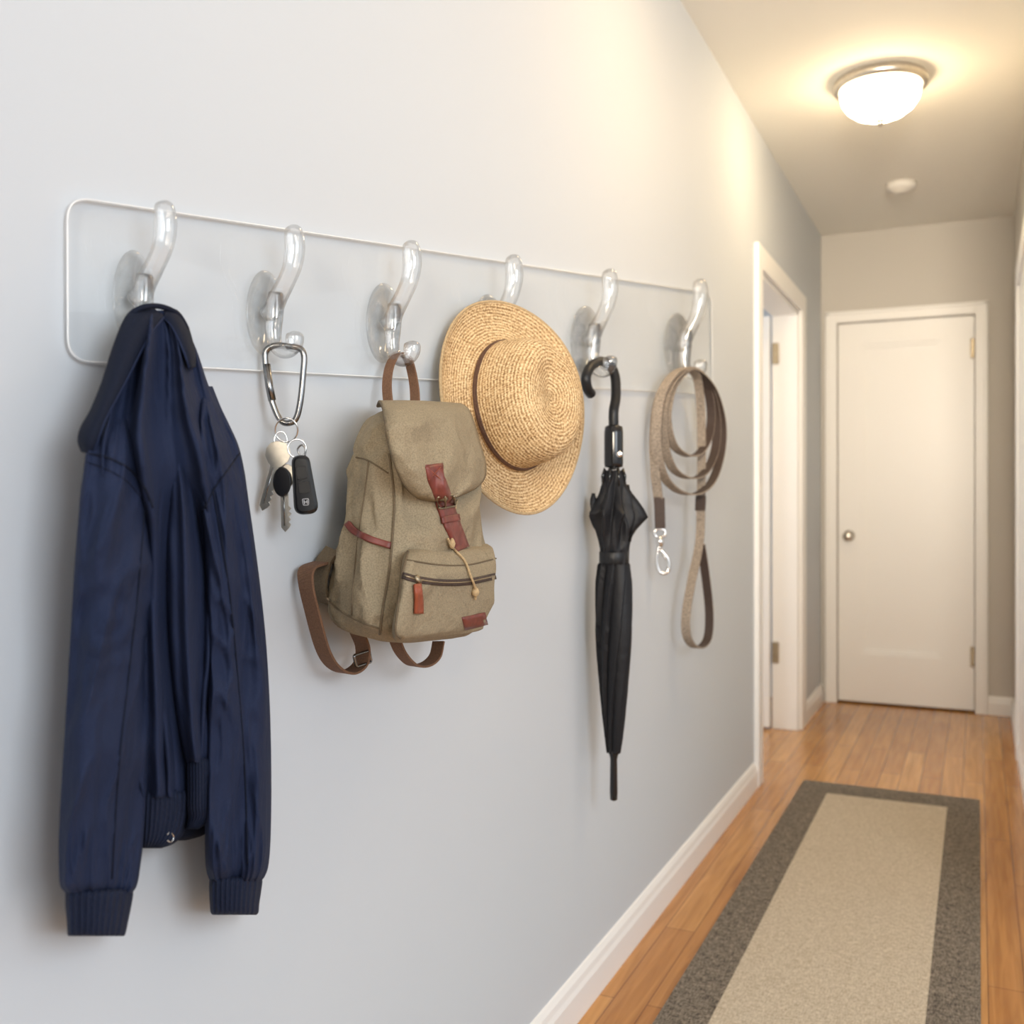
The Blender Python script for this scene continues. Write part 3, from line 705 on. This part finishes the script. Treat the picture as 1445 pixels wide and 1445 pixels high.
# ---------------------------------------------------------------- umbrella
ua=P(866,900,.066); uk=KD(ua); up_=uk/F
U=empty("umbrella",Vector((ua.x,ua.y,G(866,1130,uk).z)),"closed black stick umbrella hung by its crook handle","umbrella")
def ax_(py): return Vector((ua.x,ua.y,H+uk*(HOR-py)/F))
rows=cr([(664,12),(672,15),(684,18),(700,23),(712,27),(722,29),(738,28),(756,24),(774,21),(786,20),(800,21),(830,24),(880,25),(920,22.5),(960,19),(1000,16),(1040,12.5),(1062,9.5)],6)
rings=[];NU=160
for i,(py,r) in enumerate(rows):
    ring=[]
    fl_=math.exp(-((py-722)/28)**2)
    for j in range(NU):
        a=2*math.pi*j/NU; tw=(py-700)*.0045
        x=(a*8/(2*math.pi)+tw*1.3)%1.0
        saw=(x-.5)*.36 if py>795 else (abs(x-.5)-.25)*(.7*fl_+.35)
        up2=max(0,min(1,(800-py)/20))
        saw+=up2*.20*(rdg(math.cos(a)*1.4,math.sin(a)*1.4,py*.018)-.45)
        rr=r*(.94+saw)*up_
        dz=-.012*fl_*(abs(x-.5)-.25)*3
        ring.append(ax_(py)+Vector((rr*math.cos(a),rr*math.sin(a),dz)))
    rings.append(ring)
V,Fc=ringloft(rings); can=mk("canopy",V,Fc,M_blackf,U)
for sg,(a,b,c) in ((-1,((838,696),(830,728),(850,760))),(1,((886,684),(913,730),(888,764)))):
    A_,B_,C_=[G(x,y,uk) for x,y in (a,b,c)]
    rows_=[]
    for i in range(9):
        t=i/8; p=A_.lerp(C_,t); tip=A_.lerp(B_,min(1,t*2)) if t<.5 else B_.lerp(C_,t*2-1)
        rows_.append([p.lerp(tip,s/4)+Vector((.004*math.sin(s*1.2+i),-.006*math.sin(s/4*3.1),0)) for s in range(5)])
    V,Fc=grid(rows_); solid(mk("canopy_flap",V,Fc,M_blackf,U),.002)
lathe("closing_strap",ax_(795),(0,0,1),[(.0305,0),(.0315,.002),(.0315,.024),(.0305,.026)],M_black,U,40)
lathe("ferrule",ax_(1130),(0,0,1),[(.003,0),(.008,.003),(.0085,.02),(.0075,.09),(.010,.10),(.014,.108),(.012,.112)],M_blackp,U,24)
gr=lathe("grip",ax_(660),(0,0,1),[(.014,0),(.0195,.002),(.0205,.01),(.0205,.075),(.019,.088),(.012,.092)],M_blackp,U,32)
bt=G(874,641,uk-.019); lathe("push_button",bt,((CAM-bt).normalized()*1),[(.007,-.004),(.007,.002),(.005,.003),(.001,.0032)],M_steel,U,20)
tube("crook_handle",[P(a,b,h) for a,b,h in cr([(834,556,.028),(829,548,.028),(827,532,.028),(834,517,.030),(848,510,.036),(861,516,.048),(868,532,.058),(869,560,.065),(866,580,.066),(866,602,.066)],6)],.0108,M_black,U,n=16)
V,Fc=[],[]
for j in range(8):
    a=2*math.pi*j/8; dr=Vector((math.cos(a),math.sin(a),0))
    tubedata([ax_(690)+dr*.024,ax_(672)+dr*.026,ax_(662)+dr*.021,ax_(668)+dr*.016],[.0022,.003,.0035,.0025],False,8,V,Fc)
mk("ribs",V,Fc,M_blackp,U)
lathe("shaft",ax_(680),(0,0,1),[(.006,0),(.006,.04)],M_steel,U,16)

# ---------------------------------------------------------------- leash
LE=empty("dog_leash",P(980,915,.055),"coiled grey-brown fabric dog leash with metal clip looped over a hook","leash")
def hl(px,o=0): return .030+(px-925)/93*.050+o
pathA=[(931,748,0),(930,715,0),(924,660,0),(923,610,0),(930,562,0),(950,528,.0),(974,519,.0),(994,536,.0),(1003,575,.0),(1001,612,0),(988,638,.0),(970,643,0),(950,628,.001),(941,592,.002),(947,552,.003),(962,529,.004),(978,523,.004),
 (1000,545,.005),(1011,590,.006),(1009,635,.006),(995,666,.006),(974,675,.006),(950,662,.006),(937,625,.006),(936,575,.007),(950,537,.008),(975,521,.008),
 (1003,545,.010),(1018,590,.010),(1018,635,.010),(1005,678,.010),(982,697,.010),(955,692,.010),(935,668,.010),(926,620,.010),(932,560,.009),(952,527,.008),(972,519,.006)]
pathB=[(972,519,.006),(984,535,.002),(989,580,-.004),(990,650,-.006),(989,710,-.004),
 (987,765,0),(976,820,.0),(968,868,.0),(970,900,.0),(984,914,.0),(998,902,.0),(1001,866,.0),(996,815,.0),(989,768,.003)]
ribbon("leash_strap",[P(a,b,hl(a,o)) for a,b,o in cr(pathA,6)],.025,.004,[M_tweed,M_strapd],LE,wv=Vector((1,-.1,0)),two=True,side=2)
ribbon("leash_handle",[P(a,b,hl(a,o)) for a,b,o in cr(pathB,6)],.025,.004,[M_tweed,M_strapd],LE,wv=Vector((1,-.1,0)),two=True,side=0)
kl=KD(P(931,745,.036)); pl_=kl/F
extr("strap_joint",rc([(923,702),(938,702),(939,746),(924,746)],[2]*4),kl-.006,.012,M_strapd,LE,.002)
V,Fc=tubedata([G(a,b,kl) for a,b in circ(931,752,8,6)],2.0*pl_,True,8)
tubedata([G(931,756,kl),G(931,765,kl),G(931,772,kl)],[4*pl_,6*pl_,3.5*pl_],False,10,V,Fc)
tubedata([G(a,b,kl) for a,b in cr([(931,770),(927,784),(927,798),(932,808),(940,808),(944,800),(942,788),(936,780),(932,776)],5)],2.8*pl_,False,10,V,Fc)
tubedata([G(a,b,kl) for a,b in [(942,790),(934,782)]],2*pl_,False,8,V,Fc)
mk("snap_clip",V,Fc,M_steel,LE)
ribbon("strap_stitch_band",[P(989,700,hl(989,-.004)),P(988,720,hl(988,-.003))],.028,.010,[M_strapd],LE,wv=Vector((1,-.1,0)))

# ---------------------------------------------------------------- lights
def area(name,loc,tgt,size,size_y,power,col,spread=None):
    l=bpy.data.lights.new(name,'AREA'); l.shape='RECTANGLE'; l.size=size; l.size_y=size_y; l.energy=power; l.color=col
    if spread: l.spread=math.radians(spread)
    o=bpy.data.objects.new(name,l); COL.objects.link(o); o.location=loc
    o.rotation_euler=(Vector(tgt)-Vector(loc)).to_track_quat('-Z','Y').to_euler(); return o
area("window_daylight",(3.0,-.5,1.9),(0,1.0,1.1),1.5,1.4,60,(.86,.93,1))
area("hall_end_fill",(1.15,-1.5,1.7),(.42,5.7,2.05),.7,.6,15,(1,.87,.70),46)  # unseen warm fill added behind the camera to brighten the far hallway
area("warm_wall_fill",(.62,2.25,2.50),(.50,2.6,0),.35,.35,8,(1,.72,.40))  # added light above the frame, spreads a broader warm glow on the wall
area("side_room_daylight",(-2.2,4.0,1.6),(-.5,4.4,1.2),1.2,1.4,30,(.9,.95,1))
w=bpy.data.worlds.new("World"); sc.world=w; w.use_nodes=True; nt=w.node_tree; bg=nt.nodes['Background']
tc=nt.nodes.new('ShaderNodeTexCoord'); sp=nt.nodes.new('ShaderNodeSeparateXYZ'); nt.links.new(tc.outputs['Generated'],sp.inputs[0])
ma=nt.nodes.new('ShaderNodeMath'); ma.operation='MULTIPLY_ADD'; ma.inputs[1].default_value=.5; ma.inputs[2].default_value=.5; nt.links.new(sp.outputs['Z'],ma.inputs[0])
rp=nt.nodes.new('ShaderNodeValToRGB'); nt.links.new(ma.outputs[0],rp.inputs['Fac'])
E=rp.color_ramp.elements; E[0].position=.25; E[0].color=(.36,.37,.39,1); E[1].position=.75; E[1].color=(.80,.86,.95,1)
e=E.new(.46); e.color=(.50,.53,.58,1); e=E.new(.54); e.color=(.92,.97,1,1)
nt.links.new(rp.outputs['Color'],bg.inputs[0]); bg.inputs[1].default_value=1.08

# ---------------------------------------------------------------- camera
cd=bpy.data.cameras.new("camera"); cam=bpy.data.objects.new("camera",cd); COL.objects.link(cam)
cam.location=CAM; cam.rotation_euler=(math.pi/2,0,TH)
cd.sensor_width=36; cd.lens=36*F/1445; cd.shift_y=(HOR-722.5)/1445; cd.clip_start=.02
cd.dof.use_dof=True; cd.dof.focus_distance=1.35; cd.dof.aperture_fstop=5.0
sc.camera=cam
